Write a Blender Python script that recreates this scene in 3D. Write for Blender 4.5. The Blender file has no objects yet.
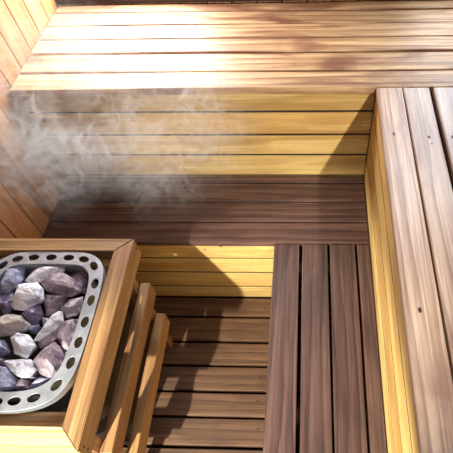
import bpy, bmesh, math, random
from mathutils import Vector, Matrix, noise
R = random.Random(7)
SC = bpy.context.scene
C = SC.collection

# ------------------------------------------------------------------ camera
F_PX, CXO = 464.21, 66.23
CAM = Vector((-0.2049, -1.2353, 1.8565))
yaw, pit, rol = -0.0642, 0.9519, -0.0483
cf = Vector((math.sin(yaw)*math.cos(pit), math.cos(yaw)*math.cos(pit), -math.sin(pit)))
r0 = Vector((math.cos(yaw), -math.sin(yaw), 0)); u0 = r0.cross(cf)
cr = r0*math.cos(rol)+u0*math.sin(rol); cu = -r0*math.sin(rol)+u0*math.cos(rol)
cd = bpy.data.cameras.new('camera'); cam = bpy.data.objects.new('camera', cd); C.objects.link(cam)
M = Matrix((cr, cu, -cf)).transposed().to_4x4(); M.translation = CAM
cam.matrix_world = M
cd.sensor_width = 36; cd.lens = 36*F_PX/453; cd.shift_x = -CXO/453; cd.clip_start = .02
SC.camera = cam

def at(x, y, z):
    """point of the plane z that shows at photo pixel x, y"""
    d = cf*F_PX + cr*(x-226.5-CXO) - cu*(y-226.5)
    return CAM + d*((z-CAM.z)/d.z)

# ------------------------------------------------------------------ materials
def rgb(c): return (c[0], c[1], c[2], 1)

def wood(name, light, mid, dark, stain=None, stain_amt=0.0, rough=.45, bump=.25, knots=.0, spec=.5, streak=.5):
    m = bpy.data.materials.new(name); m.use_nodes = True
    nt = m.node_tree; N = nt.nodes; L = nt.links
    b = N['Principled BSDF']
    at_ = N.new('ShaderNodeAttribute'); at_.attribute_name = 'gc'
    var = N.new('ShaderNodeAttribute'); var.attribute_name = 'var'
    def mp(s):
        v = N.new('ShaderNodeVectorMath'); v.operation = 'MULTIPLY'; v.inputs[1].default_value = s
        L.new(at_.outputs['Vector'], v.inputs[0]); return v.outputs[0]
    def noi(s, detail=4, dist=0.0, scale=1.0):
        n = N.new('ShaderNodeTexNoise'); n.inputs['Scale'].default_value = scale
        n.inputs['Detail'].default_value = detail; n.inputs['Distortion'].default_value = dist
        L.new(mp(s), n.inputs['Vector']); return n.outputs['Fac']
    def ramp(src, stops):
        r = N.new('ShaderNodeValToRGB'); e = r.color_ramp.elements
        e[0].position, e[0].color = stops[0][0], stops[0][1]
        e[1].position, e[1].color = stops[-1][0], stops[-1][1]
        for p, c in stops[1:-1]:
            k = e.new(p); k.color = c
        L.new(src, r.inputs[0]); return r.outputs[0]
    def mix(fac, a, c, mode='MIX'):
        x = N.new('ShaderNodeMix'); x.data_type = 'RGBA'; x.blend_type = mode
        if isinstance(fac, float): x.inputs[0].default_value = fac
        else: L.new(fac, x.inputs[0])
        for v, i in ((a, 6), (c, 7)):
            if isinstance(v, tuple): x.inputs[i].default_value = v
            else: L.new(v, x.inputs[i])
        return x.outputs[2]
    # flowing growth rings
    w = N.new('ShaderNodeTexWave'); w.wave_type = 'BANDS'; w.bands_direction = 'Y'; w.wave_profile = 'SAW'
    w.inputs['Scale'].default_value = 1.0; w.inputs['Distortion'].default_value = 7.0
    w.inputs['Detail'].default_value = 2.5; w.inputs['Detail Scale'].default_value = .9
    L.new(mp((1.1, 9, 9)), w.inputs['Vector'])
    rings = ramp(w.outputs['Fac'], [(0, rgb(light)), (.55, rgb(mid)), (.93, rgb(dark)), (1, rgb(mid))])
    broad = ramp(noi((1.6, 18, 18), 5, .8), [(.3, rgb(dark)), (.5, rgb(mid)), (.72, rgb(light))])
    col = mix(.42, rings, broad)
    fine = ramp(noi((4, 120, 120), 6, .8), [(.34, (.45, .40, .38, 1)), (.58, (1.12, 1.12, 1.12, 1))])
    col = mix(streak, col, fine, 'MULTIPLY')
    if stain:
        sn = noi((3, 8, 8), 7, .8)
        sf = ramp(sn, [(.48, (0, 0, 0, 1)), (.66, (stain_amt,)*3+(1,))])
        col = mix(sf, col, rgb(stain))
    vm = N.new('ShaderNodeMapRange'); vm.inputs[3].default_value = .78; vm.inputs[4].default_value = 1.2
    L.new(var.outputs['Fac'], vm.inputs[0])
    vv = N.new('ShaderNodeVectorMath'); vv.operation = 'SCALE'
    L.new(col, vv.inputs[0]); L.new(vm.outputs[0], vv.inputs['Scale'])
    L.new(vv.outputs[0], b.inputs['Base Color'])
    rr = N.new('ShaderNodeMapRange'); rr.inputs[3].default_value = rough-.1; rr.inputs[4].default_value = rough+.18
    L.new(noi((6, 40, 40), 4), rr.inputs[0]); L.new(rr.outputs[0], b.inputs['Roughness'])
    b.inputs['Specular IOR Level'].default_value = spec
    bp = N.new('ShaderNodeBump'); bp.inputs['Strength'].default_value = bump; bp.inputs['Distance'].default_value = .004
    L.new(noi((5, 200, 200), 5, .4), bp.inputs['Height']); L.new(bp.outputs[0], b.inputs['Normal'])
    return m

def plain(name, c, rough=.6, metal=0.0, nscale=0, c2=None, bump=0, bscale=60):
    m = bpy.data.materials.new(name); m.use_nodes = True
    nt = m.node_tree; b = nt.nodes['Principled BSDF']
    b.inputs['Base Color'].default_value = rgb(c); b.inputs['Roughness'].default_value = rough
    b.inputs['Metallic'].default_value = metal
    tc = nt.nodes.new('ShaderNodeTexCoord')
    if c2:
        n = nt.nodes.new('ShaderNodeTexNoise'); n.inputs['Scale'].default_value = nscale; n.inputs['Detail'].default_value = 6
        r = nt.nodes.new('ShaderNodeValToRGB'); r.color_ramp.elements[0].position = .35; r.color_ramp.elements[1].position = .65
        r.color_ramp.elements[0].color = rgb(c); r.color_ramp.elements[1].color = rgb(c2)
        nt.links.new(tc.outputs['Object'], n.inputs['Vector']); nt.links.new(n.outputs['Fac'], r.inputs[0])
        nt.links.new(r.outputs[0], b.inputs['Base Color'])
    if bump:
        n = nt.nodes.new('ShaderNodeTexNoise'); n.inputs['Scale'].default_value = bscale; n.inputs['Detail'].default_value = 8
        p = nt.nodes.new('ShaderNodeBump'); p.inputs['Strength'].default_value = bump; p.inputs['Distance'].default_value = .004
        nt.links.new(tc.outputs['Object'], n.inputs['Vector']); nt.links.new(n.outputs['Fac'], p.inputs['Height'])
        nt.links.new(p.outputs[0], b.inputs['Normal'])
    return m

W_RISER = wood('yellow_pine', (.80, .60, .24), (.68, .46, .155), (.48, .27, .075), (.36, .18, .06), .45, .5, .15, streak=.35)
W_UP    = wood('pale_aspen', (.66, .47, .27), (.50, .31, .155), (.22, .10, .045), (.17, .06, .03), .9, .50, .25, spec=.7, streak=.7)
W_UPR   = wood('worn_aspen', (.62, .48, .37), (.46, .32, .23), (.21, .115, .08), (.22, .11, .08), .7, .31, .2, spec=.9, streak=.6)
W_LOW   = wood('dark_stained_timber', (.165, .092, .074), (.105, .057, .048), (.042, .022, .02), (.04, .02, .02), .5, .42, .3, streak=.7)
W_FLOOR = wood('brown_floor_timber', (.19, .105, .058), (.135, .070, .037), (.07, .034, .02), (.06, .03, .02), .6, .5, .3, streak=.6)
W_WALL  = wood('cedar_panelling', (.62, .34, .16), (.48, .24, .10), (.30, .13, .05), (.22, .10, .05), .4, .45, .2, streak=.5)
W_LIT = wood('bright_lit_pine', (.82, .68, .36), (.72, .56, .26), (.5, .34, .13), None, 0, .5, .2, streak=.4)  # guard pine with the strong light on the front rail put into its colour
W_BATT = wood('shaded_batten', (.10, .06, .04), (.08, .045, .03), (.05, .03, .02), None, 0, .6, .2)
W_GUARD = wood('orange_pine', (.46, .29, .13), (.34, .195, .08), (.16, .075, .03), (.24, .10, .05), .5, .45, .25, streak=.6)
M_KNOT  = plain('knot', (.05, .018, .012), .6)
M_NAIL  = plain('nail_hole', (.02, .012, .01), .5)
M_STEEL = plain('brushed_steel', (.34, .38, .44), .42, .6, 30, (.48, .53, .60), .15, 200)
M_DARK  = plain('blackened_steel', (.03, .024, .024), .6, .3, 12, (.05, .035, .03), .2)
M_VOID  = plain('dark_gap', (.02, .013, .012), .9)
M_FRAME = plain('dark_window_frame', (.025, .015, .018), .5)

def stone_mat(name, c1, c2, c3):
    m = bpy.data.materials.new(name); m.use_nodes = True
    nt = m.node_tree; b = nt.nodes['Principled BSDF']; N = nt.nodes; L = nt.links
    tc = N.new('ShaderNodeTexCoord')
    n = N.new('ShaderNodeTexNoise'); n.inputs['Scale'].default_value = 38; n.inputs['Detail'].default_value = 7; n.inputs['Distortion'].default_value = .8
    r = N.new('ShaderNodeValToRGB'); e = r.color_ramp.elements
    e[0].position, e[0].color = .33, rgb(c3); e[1].position, e[1].color = .66, rgb(c1); k = e.new(.5); k.color = rgb(c2)
    L.new(tc.outputs['Object'], n.inputs['Vector']); L.new(n.outputs['Fac'], r.inputs[0])
    s = N.new('ShaderNodeTexNoise'); s.inputs['Scale'].default_value = 420; s.inputs['Detail'].default_value = 3
    r2 = N.new('ShaderNodeValToRGB'); r2.color_ramp.elements[0].position = .35; r2.color_ramp.elements[1].position = .6
    r2.color_ramp.elements[0].color = (.6, .58, .62, 1); r2.color_ramp.elements[1].color = (1.1, 1.1, 1.1, 1)
    L.new(tc.outputs['Object'], s.inputs['Vector']); L.new(s.outputs['Fac'], r2.inputs[0])
    x = N.new('ShaderNodeMix'); x.data_type = 'RGBA'; x.blend_type = 'MULTIPLY'; x.inputs[0].default_value = .8
    L.new(r.outputs[0], x.inputs[6]); L.new(r2.outputs[0], x.inputs[7]); L.new(x.outputs[2], b.inputs['Base Color'])
    b.inputs['Roughness'].default_value = .38
    p = N.new('ShaderNodeBump'); p.inputs['Strength'].default_value = .6; p.inputs['Distance'].default_value = .003
    q = N.new('ShaderNodeTexNoise'); q.inputs['Scale'].default_value = 120; q.inputs['Detail'].default_value = 8
    L.new(tc.outputs['Object'], q.inputs['Vector']); L.new(q.outputs['Fac'], p.inputs['Height']); L.new(p.outputs[0], b.inputs['Normal'])
    return m
S_WHITE = stone_mat('pale_grey_stone', (.93, .95, 1), (.74, .76, .84), (.28, .28, .38))
S_BEIGE = stone_mat('beige_stone', (.66, .62, .54), (.50, .46, .42), (.24, .21, .24))
S_BLUE  = stone_mat('blue_grey_stone', (.50, .54, .70), (.28, .30, .44), (.10, .10, .19))
S_MAUVE = stone_mat('mauve_stone', (.44, .37, .43), (.25, .195, .245), (.09, .065, .10))
S_DEEP  = stone_mat('dark_violet_stone', (.24, .20, .33), (.11, .085, .16), (.05, .035, .07))

# ------------------------------------------------------------------ object helpers
def link(name, me, parent=None, kind=None):
    o = bpy.data.objects.new(name, me); C.objects.link(o)
    if parent: o.parent = parent
    if kind: o['kind'] = kind
    return o
def tag(o, label, cat, group=None, kind=None):
    o['label'] = label; o['category'] = cat
    if group: o['group'] = group
    if kind: o['kind'] = kind
    return o
def thing(name, label, cat, loc=(0, 0, 0), group=None):
    o = bpy.data.objects.new(name, None); C.objects.link(o); o.location = loc
    o.empty_display_size = .05
    return tag(o, label, cat, group)

class MB:
    """collects boards (bevelled boxes) and loose shapes into ONE mesh"""
    def __init__(s): s.v = []; s.f = []; s.gc = []; s.var = []; s.mi = []; s.sm = []
    def add(s, bm, gcs, var, mi=0, smooth=False):
        o = len(s.v); bm.verts.ensure_lookup_table(); bm.verts.index_update()
        for v, g in zip(bm.verts, gcs): s.v.append(tuple(v.co)); s.gc.append(g); s.var.append(var)
        for f in bm.faces:
            s.f.append([o+v.index for v in f.verts]); s.mi.append(mi); s.sm.append(smooth)
        bm.free()
    def board(s, lo, hi, axis, bev=.003, var=None, warp=0.0, mi=0):
        """box between corners lo and hi, grain along axis; long faces are cut so that they can waver a little"""
        var = R.random() if var is None else var
        bm = bmesh.new(); bmesh.ops.create_cube(bm, size=1)
        sz = [hi[i]-lo[i] for i in range(3)]; ce = [(hi[i]+lo[i])/2 for i in range(3)]
        for v in bm.verts: v.co = Vector([v.co[i]*sz[i] for i in range(3)])
        if bev: bmesh.ops.bevel(bm, geom=bm.edges[:], offset=bev, segments=2, affect='EDGES', profile=.6)
        off = (R.uniform(0, 30), R.uniform(0, 30), R.uniform(0, 30)); k = [(1, 2), (0, 2), (0, 1)][axis]
        if warp:
            n = 10
            for i in range(1, n):
                co = [0, 0, 0]; co[axis] = -sz[axis]/2+sz[axis]*i/n
                no = [0, 0, 0]; no[axis] = 1
                bmesh.ops.bisect_plane(bm, geom=bm.verts[:]+bm.edges[:]+bm.faces[:], plane_co=co, plane_no=no)
            for v in bm.verts:
                t = v.co[axis]; d = noise.noise(Vector((t*1.7+off[0], off[1], 0)))*warp
                v.co[k[0]] += d; v.co[2 if axis != 2 else k[1]] += noise.noise(Vector((t*1.3, off[2], 5)))*warp*.6
        g = [(v.co[axis]+off[0], v.co[k[0]]+off[1], v.co[k[1]]+off[2]) for v in bm.verts]
        for v in bm.verts: v.co += Vector(ce)
        s.add(bm, g, var, mi)
    def prism(s, pts, z0, z1, axis, bev=.002, var=None):
        """prism of a plan polygon, grain along axis (0 or 1)"""
        bm = bmesh.new(); a = [bm.verts.new((x, y, z0)) for x, y in pts]; b = [bm.verts.new((x, y, z1)) for x, y in pts]
        bm.faces.new(a[::-1]); bm.faces.new(b); n = len(pts)
        for i in range(n): bm.faces.new((a[i], a[(i+1) % n], b[(i+1) % n], b[i]))
        bmesh.ops.recalc_face_normals(bm, faces=bm.faces[:])
        if bev: bmesh.ops.bevel(bm, geom=bm.edges[:], offset=bev, segments=2, affect='EDGES')
        off = (R.uniform(0, 30), R.uniform(0, 30), R.uniform(0, 30))
        g = [(v.co[axis]+off[0], v.co[1-axis]+off[1], v.co.z+off[2]) for v in bm.verts]
        s.add(bm, g, R.random() if var is None else var)
    def dot(s, c, rx, ry, nrm=(0, 0, 1), mi=1, h=.0009):
        """slightly domed spot (a knot or nail) on a board face"""
        bm = bmesh.new(); bmesh.ops.create_cone(bm, cap_ends=True, segments=12, radius1=1, radius2=.8, depth=1)
        rot = Vector((0, 0, 1)).rotation_difference(Vector(nrm)).to_matrix()
        for v in bm.verts: v.co = rot @ Vector((v.co.x*rx, v.co.y*ry, v.co.z*h)) + Vector(c)
        s.add(bm, [(0, 0, 0)]*len(bm.verts), .5, mi)
    def build(s, name, mats, parent=None, kind=None):
        me = bpy.data.meshes.new(name); me.from_pydata(s.v, [], s.f)
        for m in (mats if isinstance(mats, (list, tuple)) else [mats]): me.materials.append(m)
        a = me.attributes.new('gc', 'FLOAT_VECTOR', 'POINT'); a.data.foreach_set('vector', [c for g in s.gc for c in g])
        a = me.attributes.new('var', 'FLOAT', 'POINT'); a.data.foreach_set('value', s.var)
        me.polygons.foreach_set('material_index', s.mi); me.polygons.foreach_set('use_smooth', s.sm)
        me.update()
        return link(name, me, parent, kind)

def rel(o, parent):       # children are modelled in world coordinates: keep them there
    o.matrix_parent_inverse = Matrix.Translation(parent.location).inverted(); return o

XL, XR = -1.200, .78       # left and right wall faces
H1, H2 = .90, .457         # seat heights
YB, YF = .522, -1.75       # back wall face, front end of what is built

# ------------------------------------------------------------------ setting: floor, walls, windows
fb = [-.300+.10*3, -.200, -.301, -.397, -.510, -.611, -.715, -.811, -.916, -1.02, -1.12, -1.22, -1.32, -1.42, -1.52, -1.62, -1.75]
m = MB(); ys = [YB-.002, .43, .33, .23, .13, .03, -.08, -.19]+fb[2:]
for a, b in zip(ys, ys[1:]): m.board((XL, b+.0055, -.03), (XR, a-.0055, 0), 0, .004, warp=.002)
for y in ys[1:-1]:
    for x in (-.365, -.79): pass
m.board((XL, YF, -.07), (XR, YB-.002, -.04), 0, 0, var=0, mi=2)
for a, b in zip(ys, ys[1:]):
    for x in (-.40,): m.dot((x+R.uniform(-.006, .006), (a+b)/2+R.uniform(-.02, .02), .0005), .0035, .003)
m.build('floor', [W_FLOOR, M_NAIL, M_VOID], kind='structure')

def vpanel(name, plane, u0_, u1_, z0, z1, side, mat, pitch=.098, holes=(), axisx=False):
    """vertical tongue and groove boards. axisx: wall runs along X at y=plane, else along Y at x=plane"""
    m = MB(); u = u0_
    t = .02*side
    while u < u1_-.001:
        e = min(u+pitch, u1_)
        spans = [(z0, z1)]
        for (ha, hb, hz0, hz1) in holes:
            if e > ha+.001 and u < hb-.001: spans = [(z0, hz0), (hz1, z1)]
        var = R.random()
        for (za, zb) in spans:
            if axisx: m.board((u+.0025, min(plane, plane+t), za), (e-.0025, max(plane, plane+t), zb), 2, .003, var)
            else: m.board((min(plane, plane+t), u+.0025, za), (max(plane, plane+t), e-.0025, zb), 2, .003, var)
        for (za, zb) in spans:     # dark tongue behind the joint
            if axisx: m.board((u, min(plane+t*.5, plane+t), za), (e, max(plane+t*.5, plane+t), zb), 2, 0, 0, mi=1)
            else: m.board((min(plane+t*.5, plane+t), u, za), (max(plane+t*.5, plane+t), e, zb), 2, 0, 0, mi=1)
        u = e
    return m.build(name, [mat, M_VOID], kind='structure')
vpanel('wall_left', XL, YF, YB, 0, 2.5, -1, W_WALL)
vpanel('wall_right', XR, YF, YB, 0, 2.5, 1, W_WALL)
WINS = [(XL+.0005, XL+.098*6, .955, 1.62), (XL+.098*14, XL+.098*20, .955, 2.40)]
vpanel('wall_back', YB, XL, XR, .0, 2.5, 1, W_WALL, holes=WINS, axisx=True)
m = MB(); m.board((XL+.001, YB-.012, .902), (XR-.001, YB-.0005, .950), 0, .002, .5)
m.build('trim_1', [M_FRAME], kind='structure')
M_GLASS = bpy.data.materials.new('window_glass'); M_GLASS.use_nodes = True
nt = M_GLASS.node_tree; nt.nodes.remove(nt.nodes['Principled BSDF'])
t_ = nt.nodes.new('ShaderNodeBsdfTransparent'); g_ = nt.nodes.new('ShaderNodeBsdfGlossy'); g_.inputs['Roughness'].default_value = .02
x_ = nt.nodes.new('ShaderNodeMixShader'); x_.inputs[0].default_value = .06
nt.links.new(t_.outputs[0], x_.inputs[1]); nt.links.new(g_.outputs[0], x_.inputs[2]); nt.links.new(x_.outputs[0], nt.nodes['Material Output'].inputs['Surface'])
for i, (a, b, c, d) in enumerate(WINS):
    m = MB(); y0, y1 = YB+.002, YB+.028; a += .002; b -= .002; c += .002; d -= .002
    m.board((a, y0, c), (a+.03, y1, d), 2); m.board((b-.03, y0, c), (b, y1, d), 2)
    m.board((a+.03, y0, c), (b-.03, y1, c+.03), 0); m.board((a+.03, y0, d-.03), (b-.03, y1, d), 0)
    w = m.build('window_%d' % (i+1), [M_FRAME], kind='structure')
    p = MB(); p.board((a+.028, y0+.010, c+.028), (b-.028, y0+.014, d-.028), 2, 0); p.build('pane', [M_GLASS], w)

# ------------------------------------------------------------------ benches
def knot(m, x, y, z, r=.006): m.dot((x, y, z+.0002), r*.8, r*1.35, mi=1)
def seat_board(parent, lo, hi, axis, mat, knots=(), warp=.002, bev=.004, var=None):
    m = MB(); m.board(lo, hi, axis, bev, warp=warp, var=var)
    for (x, y, r) in knots: knot(m, x, y, hi[2], r)
    return rel(m.build('seat_board', [mat, M_KNOT]), parent) and setp(m, parent)
def setp(m, parent): return None
def part(m, name, mats, parent):
    o = m.build(name, mats); o.parent = parent; return rel(o, parent)

# upper bench along the back
ub = thing('upper_bench', 'pale tan upper bench of wide boards along the back wall under the windows', 'bench', ((XL+XR)/2, .26, 0))
eb = [-.008, .081, .186, .272, .361, .449, .506]
for i, (a, b) in enumerate(zip(eb, eb[1:])):
    m = MB(); m.board((XL+.004, a+(0, .004, .006, .003, .003, .003)[i], H1-.028), (XR-.004, b-(.006, .006, .003, .003, .003, .003)[i], H1), 0, .004, warp=.0045, var=[.45, .6, .8, .6, .4, .6][i])
    part(m, 'seat_board', [W_UP, M_KNOT], ub)
m = MB(); zs = [.012, .11, .22, .33, H2, .574, .677, .784, H1-.028]
for a, b in zip(zs, zs[1:]):
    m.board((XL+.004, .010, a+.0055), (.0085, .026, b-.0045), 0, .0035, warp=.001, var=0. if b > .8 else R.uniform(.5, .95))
m.board((XL+.004, .014, .012), (XR-.01, .030, H1-.03), 0, 0, 0, mi=2)
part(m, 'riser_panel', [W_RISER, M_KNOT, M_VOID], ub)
for x in (-1.15, -.6, -.1, .35, .72):
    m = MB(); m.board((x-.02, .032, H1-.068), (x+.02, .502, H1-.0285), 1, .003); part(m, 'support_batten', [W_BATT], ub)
    m = MB(); m.board((x-.02, .460, 0.001), (x+.02, .500, H1-.0685), 2, .003); part(m, 'leg', [W_GUARD], ub)

# upper bench on the right
ur = thing('upper_bench', 'worn upper bench of knotty boards running forward on the right', 'bench', (.38, -.85, 0))
ex = [.0035, .0885, .181, .275, .37, .465, .56, .655, .765]
kn = {0: [(.039, -.222, .0055), (.040, -.782, .006)], 1: [(.139, -.235, .005), (.143, -.262, .003)], 2: [(.206, -.236, .006), (.208, -.29, .004)]}
for i, (a, b) in enumerate(zip(ex, ex[1:])):
    m = MB(); g = .0025 if i in (0, 1) else .005
    m.board((a+(.004 if i == 2 else .0015), YF+.02, H1-.028), (b-(.008 if i == 1 else .0025), -.0105, H1), 1, .004, warp=.0025, var=[.75, .6, .7, .5][i % 4])
    for (x, y, r) in kn.get(i, ()): knot(m, x, y, H1, r)
    part(m, 'seat_board', [W_UPR, M_KNOT], ur)
m = MB(); zs = [.012, .11, .22, .33, H2, .56, .67, .785, H1-.028]
for a, b in zip(zs, zs[1:]):
    m.board((.010, YF+.03, a+.005), (.026, .0085, b-.005), 1, .0015, warp=0, var=.6)
m.board((.0108, YF+.03, .012), (.030, .008, H1-.03), 1, 0, 0, mi=2)  # dark sheet just behind the face, painting the shadow in the grooves
part(m, 'riser_panel', [W_RISER, M_KNOT, M_VOID], ur)
for y in (-.10, -.6, -1.1, -1.6):
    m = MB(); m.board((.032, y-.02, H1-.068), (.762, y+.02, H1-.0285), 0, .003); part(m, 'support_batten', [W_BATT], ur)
    m = MB(); m.board((.715, y-.02, .001), (.755, y+.02, H1-.0685), 2, .003); part(m, 'leg', [W_GUARD], ur)

# lower bench along the back
lb = thing('lower_bench', 'dark brown lower bench along the back below the yellow riser', 'bench', (-.6, -.15, 0))
el = [.009, -.029, -.125, -.221, -.3165]
for i, (b, a) in enumerate(zip(el, el[1:])):
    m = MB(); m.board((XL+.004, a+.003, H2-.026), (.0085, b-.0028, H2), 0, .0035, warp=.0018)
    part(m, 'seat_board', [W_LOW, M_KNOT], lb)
m = MB(); zs = [.004, .102, .222, .331, .4295]
for a, b in zip(zs, zs[1:]):
    m.board((XL+.004, -.305, a+.006), (-.32, -.289, b-.005), 0, .0035, warp=.001)
m.dot((-.60, -.3055, .395), .006, .003, (0, -1, 0)); m.dot((-.535, -.3055, .418), .007, .003, (0, -1, 0))
m.board((XL+.004, -.3012, .004), (-.32, -.285, .429), 0, 0, 0, mi=2)
part(m, 'riser_panel', [W_RISER, M_KNOT, M_VOID], lb)
for x in (-1.15, -.7, -.35, -.04):
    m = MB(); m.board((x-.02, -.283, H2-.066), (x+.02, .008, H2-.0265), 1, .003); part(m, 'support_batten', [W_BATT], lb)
    m = MB(); m.board((x-.02, -.283, .001), (x+.02, -.243, H2-.0665), 2, .003); part(m, 'leg', [W_GUARD], lb)

# lower bench on the right
lr = thing('lower_bench', 'dark brown lower bench of lengthwise boards stepping along the right riser', 'bench', (-.16, -.85, 0))
el = [(-.333, -.2425), (-.2315, -.1415), (-.1345, -.0445), (-.037, .0085)]
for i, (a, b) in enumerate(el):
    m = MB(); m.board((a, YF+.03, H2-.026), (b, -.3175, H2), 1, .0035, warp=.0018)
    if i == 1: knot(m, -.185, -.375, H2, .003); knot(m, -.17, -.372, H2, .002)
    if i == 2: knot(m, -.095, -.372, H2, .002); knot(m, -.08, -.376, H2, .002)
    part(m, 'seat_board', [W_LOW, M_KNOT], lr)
m = MB(); zs = [.004, .112, .222, .331, .4295]
for a, b in zip(zs, zs[1:]): m.board((-.323, YF+.03, a+.003), (-.307, -.3205, b-.002), 1, .0035, warp=.001)
part(m, 'riser_panel', [W_RISER, M_KNOT], lr)
for y in (-.40, -.9, -1.4):
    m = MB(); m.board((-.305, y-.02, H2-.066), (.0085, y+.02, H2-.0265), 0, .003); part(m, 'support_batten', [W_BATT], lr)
    m = MB(); m.board((-.04, y-.02, .001), (0, y+.02, H2-.0665), 2, .003); part(m, 'leg', [W_GUARD], lr)

# ------------------------------------------------------------------ wooden guard round the stove
gx0, gx1, gy0, gy1, gz = XL+.002, -.739, -1.050, -.461, .70
gd = thing('stove_guard', 'orange pine guard frame with side slats around the stone-filled stove', 'guard rail', ((gx0+gx1)/2, (gy0+gy1)/2, 0))
wl, wb, wf, wr = .03, .045, .052, .052
ix0, ix1, iy0, iy1 = gx0+wl, gx1-wr, gy0+wf, gy1-wb
def mitre(name, z0, z1, o, i, bev=.002, mats=W_GUARD):
    (ax, bx, ay, by), (cx, dx, cy, dy) = o, i; e = .0004
    for pts, ax_ in (([(ax, by), (cx, dy), (dx, dy), (bx, by)], 0), ([(ax, ay), (bx, ay), (dx, cy), (cx, cy)], 0),
                     ([(bx, ay+e*2), (bx, by-e*2), (dx, dy-e), (dx, cy+e)], 1), ([(ax, ay+e*2), (cx, cy+e), (cx, dy-e), (ax, by-e*2)], 1)):
        m = MB(); m.prism(pts, z0, z1, ax_, bev)
        if ax_ == 1 and pts[0][0] == bx:
            for y, z in ((ay+.014, z1-.030), (ay+.014, z1-.055), (by-.014, z1-.035)): m.dot((bx+.0004, y, z), .0035, .0035, (1, 0, 0), h=.001)
        part(m, name, [W_LIT if (mats is W_GUARD and name == 'top_rail' and ax_ == 0 and pts[0][1] == ay) else mats, M_NAIL], gd)  # front rail gets the wood with bright light painted in
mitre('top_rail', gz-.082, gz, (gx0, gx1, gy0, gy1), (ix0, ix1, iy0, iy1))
mitre('ledge_board', gz-.055, gz-.040, (ix0+.0005, ix1-.0005, iy0+.0005, iy1-.0005), (ix0+.012, ix1-.016, iy0+.042, iy1-.030), .001)
sl = .034
for z1, z0 in ((.487, .41), (.283, .20)):
    ye = gy1-.036 if z1 > .4 else gy1-.052
    m = MB(); m.board((gx1-sl-.002, gy0+.03, z0), (gx1-.002, ye, z1), 1, .003)
    m.dot((gx1-.0016, ye-.013, z1-.03), .003, .003, (1, 0, 0), h=.001)
    part(m, 'side_slat', [W_GUARD, M_NAIL], gd)
    m = MB(); m.board((gx0+.01, gy0+.002, z0), (gx1-sl-.004, gy0+.029, z1), 0, .003); part(m, 'front_slat', [W_GUARD], gd)
for x in (gx0+.002, gx1-sl-.038):
    for y in (gy0+.031, gy1-.080):
        m = MB(); m.board((x, y, .001), (x+.034, y+.036, gz-.0835), 2, .003); part(m, 'corner_post', [W_GUARD], gd)

# ------------------------------------------------------------------ stove
cxs = -.976
st = thing('sauna_stove', 'sauna stove with a perforated steel rim holding grey and mauve stones', 'stove', (cxs, -.735, 0))
half = [(-.976, -.5045), (-.954, -.5045), (-.905, -.506), (-.862, -.514), (-.828, -.535), (-.808, -.568), (-.800, -.62), (-.797, -.682), (-.7965, -.77), (-.799, -.835), (-.807, -.885), (-.828, -.925), (-.865, -.950), (-.910, -.962), (-.955, -.966), (-.976, -.966)]
halfi = [(-.976, -.548), (-.939, -.549), (-.895, -.551), (-.866, -.560), (-.848, -.580), (-.839, -.610), (-.835, -.668), (-.834, -.756), (-.837, -.815), (-.844, -.858), (-.862, -.892), (-.895, -.911), (-.94, -.919), (-.976, -.920)]
def loop(h): return h + [(2*cxs-x, y) for x, y in h[-2:0:-1]]
def smooth(pts, n=4):
    out = []; k = len(pts)
    for i in range(k):
        p0, p1, p2, p3 = (Vector(pts[(i+j-1) % k]) for j in range(4))
        for s in range(n):
            t = s/n; out.append(tuple(.5*((2*p1)+(p2-p0)*t+(2*p0-5*p1+4*p2-p3)*t*t+(3*p1-p0-3*p2+p3)*t**3)))
    return out
RO, RI = smooth(loop(half)), smooth(loop(halfi))
holes = [(-1.109, -.536), (-1.052, -.528), (-.993, -.5265), (-.924, -.527), (-.876, -.533), (-.840, -.560), (-.8195, -.614), (-.816, -.672), (-.8155, -.731), (-.817, -.789), (-.8225, -.845), (-.842, -.899), (-.882, -.931), (-.930, -.942), (-.996, -.943)]
holes = [h for h in holes if h[0] > cxs+.02]+[(cxs, -.527), (cxs, -.943)]; holes += [(2*cxs-x, y) for x, y in holes if x > cxs+.02]
def onrim(h):
    a = min(RO, key=lambda p: (p[0]-h[0])**2+(p[1]-h[1])**2); b = min(RI, key=lambda p: (p[0]-h[0])**2+(p[1]-h[1])**2)
    return ((a[0]+b[0])/2, (a[1]+b[1])/2)
holes = [onrim(h) for h in holes]
ri = RI
cu_ = bpy.data.curves.new('rim', 'CURVE'); cu_.dimensions = '2D'; cu_.fill_mode = 'BOTH'; cu_.extrude = .0012; cu_.bevel_depth = .0006; cu_.bevel_resolution = 1
def spl(pts):
    s = cu_.splines.new('POLY'); s.points.add(len(pts)-1); s.use_cyclic_u = True
    for p, q in zip(s.points, pts): p.co = (q[0], q[1], 0, 1)
spl(RO); spl(RI)
for hx, hy in holes:
    # long axis follows the rim
    best = min(range(len(RO)), key=lambda i: (RO[i][0]-hx)**2+(RO[i][1]-hy)**2)
    t = Vector(RO[(best+2) % len(RO)])-Vector(RO[best-2]); a = math.atan2(t.y, t.x)
    spl([(hx+.017*math.cos(q)*math.cos(a)-.011*math.sin(q)*math.sin(a), hy+.017*math.cos(q)*math.sin(a)+.011*math.sin(q)*math.cos(a)) for q in [i*math.pi/12 for i in range(24)]])
tmp = bpy.data.objects.new('tmp', cu_); C.objects.link(tmp)
dg = bpy.context.evaluated_depsgraph_get(); me = bpy.data.meshes.new_from_object(tmp.evaluated_get(dg)); bpy.data.objects.remove(tmp)
me.name = 'rim'; me.materials.clear(); me.materials.append(M_STEEL)
RZ = .694
me.transform(Matrix.Translation((0, 0, RZ)))
o = link('rim', me, st); rel(o, st)
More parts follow.
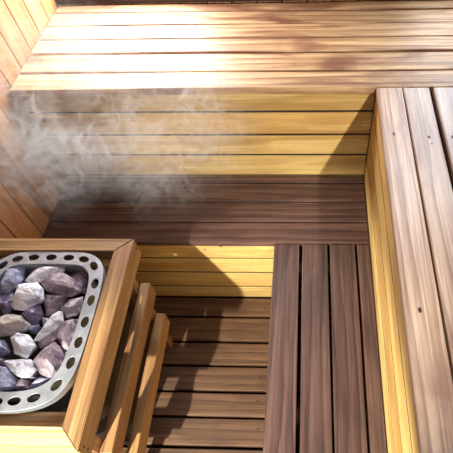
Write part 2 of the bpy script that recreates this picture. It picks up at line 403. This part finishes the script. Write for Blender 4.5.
def skirt(name, path, z0, z1, th, mat, inward=True):
    m = MB(); n = len(path); bm = bmesh.new(); c = Vector((cxs, -.735))
    rings = []
    for k, (d, z) in enumerate(((0, z1), (0, z0), (th, z0), (th, z1))):
        rr = []
        for p in path:
            q = Vector(p); w = (c-q).normalized()*d*(1 if inward else -1); rr.append(bm.verts.new((q.x+w.x, q.y+w.y, z)))
        rings.append(rr)
    for k in range(4):
        for i in range(n): bm.faces.new((rings[k][i], rings[k][(i+1) % n], rings[(k+1) % 4][(i+1) % n], rings[(k+1) % 4][i]))
    bmesh.ops.recalc_face_normals(bm, faces=bm.faces[:])
    m.add(bm, [(0, 0, 0)]*(4*n), .5, smooth=False)
    part(m, name, [mat], st)
skirt('rim_flange', RO, RZ-.022, RZ-.0025, .0015, M_STEEL)
skirt('stone_basket', RI, .605, RZ-.0025, .002, M_STEEL)
body = [(cxs+(x-cxs)*.90, -.735+(y+.735)*.92) for x, y in RO]
skirt('body', body, .10, .60, .004, M_DARK)
m = MB(); bm = bmesh.new(); a = [bm.verts.new((cxs+(x-cxs)*.985, -.735+(y+.735)*.985, .604)) for x, y in RO]; b = [bm.verts.new((v.co.x, v.co.y, .6)) for v in a]
bm.faces.new(a); bm.faces.new(b[::-1])
for i in range(len(a)): bm.faces.new((a[i], b[i], b[(i+1) % len(a)], a[(i+1) % len(a)]))
bmesh.ops.recalc_face_normals(bm, faces=bm.faces[:]); m.add(bm, [(0, 0, 0)]*(2*len(a)), .5); part(m, 'basket_floor', [M_DARK], st)
for sx in (-1, 1):
    for sy in (-1, 1):
        m = MB(); m.board((cxs+sx*.12-.015, -.735+sy*.17-.015, .001), (cxs+sx*.12+.015, -.735+sy*.17+.015, .103), 2, .002); part(m, 'leg', [M_DARK], st)

# ------------------------------------------------------------------ stones
def stone(px, zc, h, mat, label, seed):
    """a broken rock whose plan outline is px (photo pixels on height zc), faceted above and below"""
    rr = random.Random(seed); P = [at(x, y, zc) for x, y in px]; c = sum(P, Vector())/len(P); P = [c+(p-c)*1.07 for p in P]
    bm = bmesh.new(); top = zc+h
    for p in P:
        bm.verts.new((p.x, p.y, zc+rr.uniform(-.010, .004)))
        q = c+(p-c)*rr.uniform(.40, .80); bm.verts.new((q.x, q.y, top-rr.uniform(0, h*.9)))
        q = c+(p-c)*rr.uniform(.55, .85); bm.verts.new((q.x, q.y, zc-rr.uniform(.022, .034)))
        q = c+(p-c)*rr.uniform(.15, .4); bm.verts.new((q.x, q.y, top+rr.uniform(-.008, .005)))
    r = bmesh.ops.convex_hull(bm, input=bm.verts[:])
    bmesh.ops.delete(bm, geom=[v for v in bm.verts if not v.link_faces], context='VERTS')
    bmesh.ops.bevel(bm, geom=bm.edges[:], offset=.0009, segments=1, affect='EDGES')
    bmesh.ops.triangulate(bm, faces=bm.faces[:])
    bmesh.ops.subdivide_edges(bm, edges=[e for e in bm.edges if e.calc_length() > .010], cuts=2, use_grid_fill=True)
    bmesh.ops.triangulate(bm, faces=bm.faces[:])
    for v in bm.verts:
        n = noise.noise_vector(v.co*42+Vector((seed, 0, 0)))*.0028 + noise.noise_vector(v.co*110+Vector((0, seed, 0)))*.0012
        v.co += n
        v.co.z = max(v.co.z, .6055)
    bmesh.ops.recalc_face_normals(bm, faces=bm.faces[:])
    zb = min(v.co.z for v in bm.verts); base = Vector((c.x, c.y, zb))
    for v in bm.verts: v.co -= base
    me = bpy.data.meshes.new('sauna_stone'); bm.to_mesh(me); bm.free(); me.materials.append(mat)
    o = link('sauna_stone', me); o.location = base
    return tag(o, label, 'stone', 'stones in the stove basket')

STONES = [
 ([(-7, 266), (0, 263.5), (6, 265), (5.5, 273), (1, 286), (-6, 285)], .668, .016, S_DEEP, 'dark violet stone at the left edge, beside the rounded blue-grey boulder'),
 ([(7, 264), (20, 262.5), (25, 269), (23, 280), (16, 288), (6, 292), (-1, 292), (5, 280), (5.5, 270)], .674, .022, S_BLUE, 'rounded blue-grey boulder touching the back rim, second stone from the left edge'),
 ([(25.5, 280), (35, 267), (45, 267), (57, 265), (64, 268), (62, 273), (50, 275), (42, 282), (31, 283)], .676, .018, S_WHITE, 'long pale grey stone lying just inside the back rim'),
 ([(42, 283), (50, 275), (62, 273), (72, 278), (81, 283), (80, 292), (70, 296), (57, 293), (47, 290)], .678, .018, S_MAUVE, 'wide flat mauve stone in front of the long pale grey one'),
 ([(71, 276), (79, 270), (86, 271), (87, 280), (83, 293), (80, 291), (80, 283)], .660, .014, S_MAUVE, 'dim mauve stone wedged into the back right corner of the basket'),
 ([(19, 285), (25.5, 282), (33, 285.5), (37, 283), (42, 288), (42.5, 299), (33, 302), (25.5, 309.5), (14, 308), (10.5, 303), (15, 296)], .684, .022, S_WHITE, 'bright bluish white knobbly stone lying on top of the pile near the back'),
 ([(0, 293), (14, 293), (15, 299), (10.5, 305), (9, 312), (3, 314), (-2, 305)], .664, .014, S_DEEP, 'dark violet stone below the blue-grey boulder, left of the bright white knobbly one'),
 ([(43, 294), (56, 293.5), (68, 296), (67, 301), (59, 304), (52, 314), (45, 314)], .664, .016, S_MAUVE, 'dark mauve stone in the middle of the pile, under the wide flat mauve one'),
 ([(60, 309), (70, 300), (83, 297), (83, 306), (77, 315), (67, 318)], .676, .020, S_MAUVE, 'angular mauve stone leaning against the right rim, level with the middle of the pile'),
 ([(20, 314), (31, 308), (39, 303), (42, 315), (36, 324), (29, 325), (22, 320)], .668, .020, S_DEEP, 'deep violet stone in the centre, directly below the bright white knobbly one'),
 ([(-6, 319), (4, 315), (12, 313.5), (20, 316), (29, 324), (23, 330), (9, 333.5), (-6, 336)], .678, .020, S_BEIGE, 'pale beige rounded stone at the left edge, halfway down the basket'),
 ([(34, 339), (45, 322), (56, 312.5), (62.5, 311), (62.5, 322), (51, 332), (37, 341)], .684, .016, S_WHITE, 'white wedge-shaped stone pointing down to the left across the middle'),
 ([(37, 343), (51, 333), (59, 328), (60, 337), (47, 343.5), (40, 346)], .668, .012, S_MAUVE, 'thin pale mauve stone half covered by the white wedge'),
 ([(60, 326), (69, 319), (78, 319), (75, 334), (69, 348), (62, 350), (58.5, 338)], .678, .018, S_MAUVE, 'upright mauve stone by the right rim, just right of the white wedge'),
 ([(11, 338), (20, 334), (29, 335), (35, 345), (26, 357.5), (15, 354)], .680, .022, S_WHITE, 'six-sided pale grey stone left of the big mauve one'),
 ([(-8, 339), (3, 340), (9, 351), (1, 355), (-8, 355)], .674, .018, S_BLUE, 'small blue-grey stone at the left edge, below the beige one'),
 ([(33, 360), (43, 350), (54, 342), (60, 347), (63, 360), (57.5, 372), (50, 377), (40, 373)], .686, .026, S_MAUVE, 'largest mauve stone, speckled and pointed at the top, near the front right corner'),
 ([(5, 362), (18, 359), (31, 360), (36, 369), (32, 377), (22, 378), (12, 372)], .680, .020, S_WHITE, 'broad whitish stone in front of the six-sided pale grey one'),
 ([(-8, 365), (7, 368), (15, 378), (13, 387), (0, 390), (-8, 390)], .680, .022, S_BLUE, 'blue-grey stone at the front left, touching the front rim'),
 ([(14, 388.5), (19, 381), (23, 378.5), (29, 380), (28, 388.5)], .672, .014, S_MAUVE, 'small triangular mauve stone against the front rim'),
 ([(30, 386), (40, 376), (50, 377.5), (53, 378), (49, 383), (40, 387), (31, 388)], .668, .014, S_BLUE, 'flat grey-blue stone tucked under the largest mauve one at the front rim'),
 ([(-8, 357), (1, 356), (7, 360), (6, 365), (-4, 366)], .664, .012, S_MAUVE, 'small brownish stone at the left edge between two blue-grey ones'),
 ([(43, 318), (48, 317.5), (48, 322), (43, 327)], .658, .010, S_BEIGE, 'tiny pale chip showing beside the tip of the white wedge'),
 ([(28, 326), (37, 322.5), (40, 327), (33, 332), (28, 331)], .658, .012, S_BLUE, 'small violet-grey chip between the beige and the deep violet stones'),
 ([(64, 360), (68, 352), (71, 351), (69, 360), (63, 368)], .664, .012, S_WHITE, 'narrow pale stone squeezed between the largest mauve one and the right rim'),
]
for i, (px, zc, h, mt, lab) in enumerate(STONES): stone(px, zc, h, mt, lab, i*3+11)

# ------------------------------------------------------------------ steam
SP = at(62, 128, 1.14)
bm = bmesh.new(); bmesh.ops.create_icosphere(bm, subdivisions=3, radius=1)
for v in bm.verts: v.co = Vector((max(v.co.x*.50, XL+.002-SP.x), v.co.y*.24, v.co.z*.30))
me = bpy.data.meshes.new('steam'); bm.to_mesh(me); bm.free()
me.transform(Matrix.Identity(4))
sm = bpy.data.materials.new('steam'); sm.use_nodes = True; nt = sm.node_tree; N = nt.nodes; L = nt.links
N.remove(N['Principled BSDF'])
pv = N.new('ShaderNodeVolumePrincipled'); pv.inputs['Color'].default_value = (1, .94, .89, 1); pv.inputs['Anisotropy'].default_value = .45
tc = N.new('ShaderNodeTexCoord')
def vm_(op, a, b=None):
    x = N.new('ShaderNodeVectorMath'); x.operation = op; L.new(a, x.inputs[0])
    if b is not None: x.inputs[1].default_value = b
    return x
def ma(op, a, b):
    x = N.new('ShaderNodeMath'); x.operation = op
    for i, v in ((0, a), (1, b)):
        if isinstance(v, (int, float)): x.inputs[i].default_value = v
        else: L.new(v, x.inputs[i])
    return x.outputs[0]
n1 = N.new('ShaderNodeTexNoise'); n1.inputs['Scale'].default_value = 10.5; n1.inputs['Detail'].default_value = 5; n1.inputs['Distortion'].default_value = 2.2; n1.inputs['Roughness'].default_value = .38
L.new(tc.outputs['Object'], n1.inputs['Vector'])
dn = vm_('DIVIDE', tc.outputs['Object'], (.50, .24, .30)); ln = N.new('ShaderNodeVectorMath'); ln.operation = 'LENGTH'; L.new(dn.outputs[0], ln.inputs[0])
fall = ma('MAXIMUM', ma('SUBTRACT', 1.0, ln.outputs['Value']), 0.0)
n2 = N.new('ShaderNodeTexNoise'); n2.inputs['Scale'].default_value = 4.5; n2.inputs['Detail'].default_value = 2
L.new(tc.outputs['Object'], n2.inputs['Vector'])
ridge = ma('MAXIMUM', ma('SUBTRACT', 1.0, ma('MULTIPLY', ma('ABSOLUTE', ma('SUBTRACT', n1.outputs['Fac'], .5), 0), 15.0)), 0.0)
mr = N.new('ShaderNodeMapRange'); mr.inputs[1].default_value = .40; mr.inputs[2].default_value = .62
L.new(n2.outputs['Fac'], mr.inputs[0])
body_ = ma('ADD', ma('MULTIPLY', ma('MULTIPLY', ridge, ridge), 1.5), .03)
den = ma('MULTIPLY', ma('MULTIPLY', body_, mr.outputs[0]), ma('MULTIPLY', fall, 14.0))
L.new(den, pv.inputs['Density'])
L.new(pv.outputs[0], N['Material Output'].inputs['Volume'])
me.materials.append(sm)
o = link('steam', me); o.location = SP; tag(o, 'thin white steam curling up from the stove by the left wall', 'steam', kind='stuff')

# ------------------------------------------------------------------ lights
def area(name, loc, to, sx, sy, e, col):
    l = bpy.data.lights.new(name, 'AREA'); l.shape = 'RECTANGLE'; l.size = sx; l.size_y = sy; l.energy = e; l.color = col
    o = bpy.data.objects.new(name, l); C.objects.link(o); o.location = loc
    o.rotation_euler = (Vector(to)-Vector(loc)).to_track_quat('-Z', 'Y').to_euler(); return o
def spot(name, loc, to, e, col, ang, blend, r):
    l = bpy.data.lights.new(name, 'SPOT'); l.energy = e; l.color = col; l.spot_size = math.radians(ang); l.spot_blend = blend; l.shadow_soft_size = r
    o = bpy.data.objects.new(name, l); C.objects.link(o); o.location = loc
    o.rotation_euler = (Vector(to)-Vector(loc)).to_track_quat('-Z', 'Y').to_euler(); return o
a, b, c, d = WINS[0]
area('daylight_left_window', ((a+b)/2, YB+.06, (c+d)/2), ((a+b)/2, 0, (c+d)/2-.25), b-a, d-c, 37, (1, .97, .95))
a, b, c, d = WINS[1]
area('daylight_right_window', ((a+b)/2, YB+.06, (c+d)/2), ((a+b)/2, 0, (c+d)/2-.1), b-a, d-c, 22, (.80, .90, 1))
spot('wall_lamp', (-1.15, -2.3, 1.75), (-.28, -.85, 0), 480, (1, .94, .78), 42, .3, .02)
spot('corner_lamp', (.32, -2.2, 1.68), (-.38, .01, .76), 225, (1, .94, .82), 27, .6, .015)
w = bpy.data.worlds.new('world'); SC.world = w; w.use_nodes = True
w.node_tree.nodes['Background'].inputs[0].default_value = (1, .97, .97, 1); w.node_tree.nodes['Background'].inputs[1].default_value = .38

SC.cycles.volume_step_rate = .2; SC.cycles.volume_max_steps = 512
vs = SC.view_settings
vs.view_transform = 'Standard'; vs.look = 'None'; vs.exposure = 0; vs.gamma = 1; vs.use_curve_mapping = False
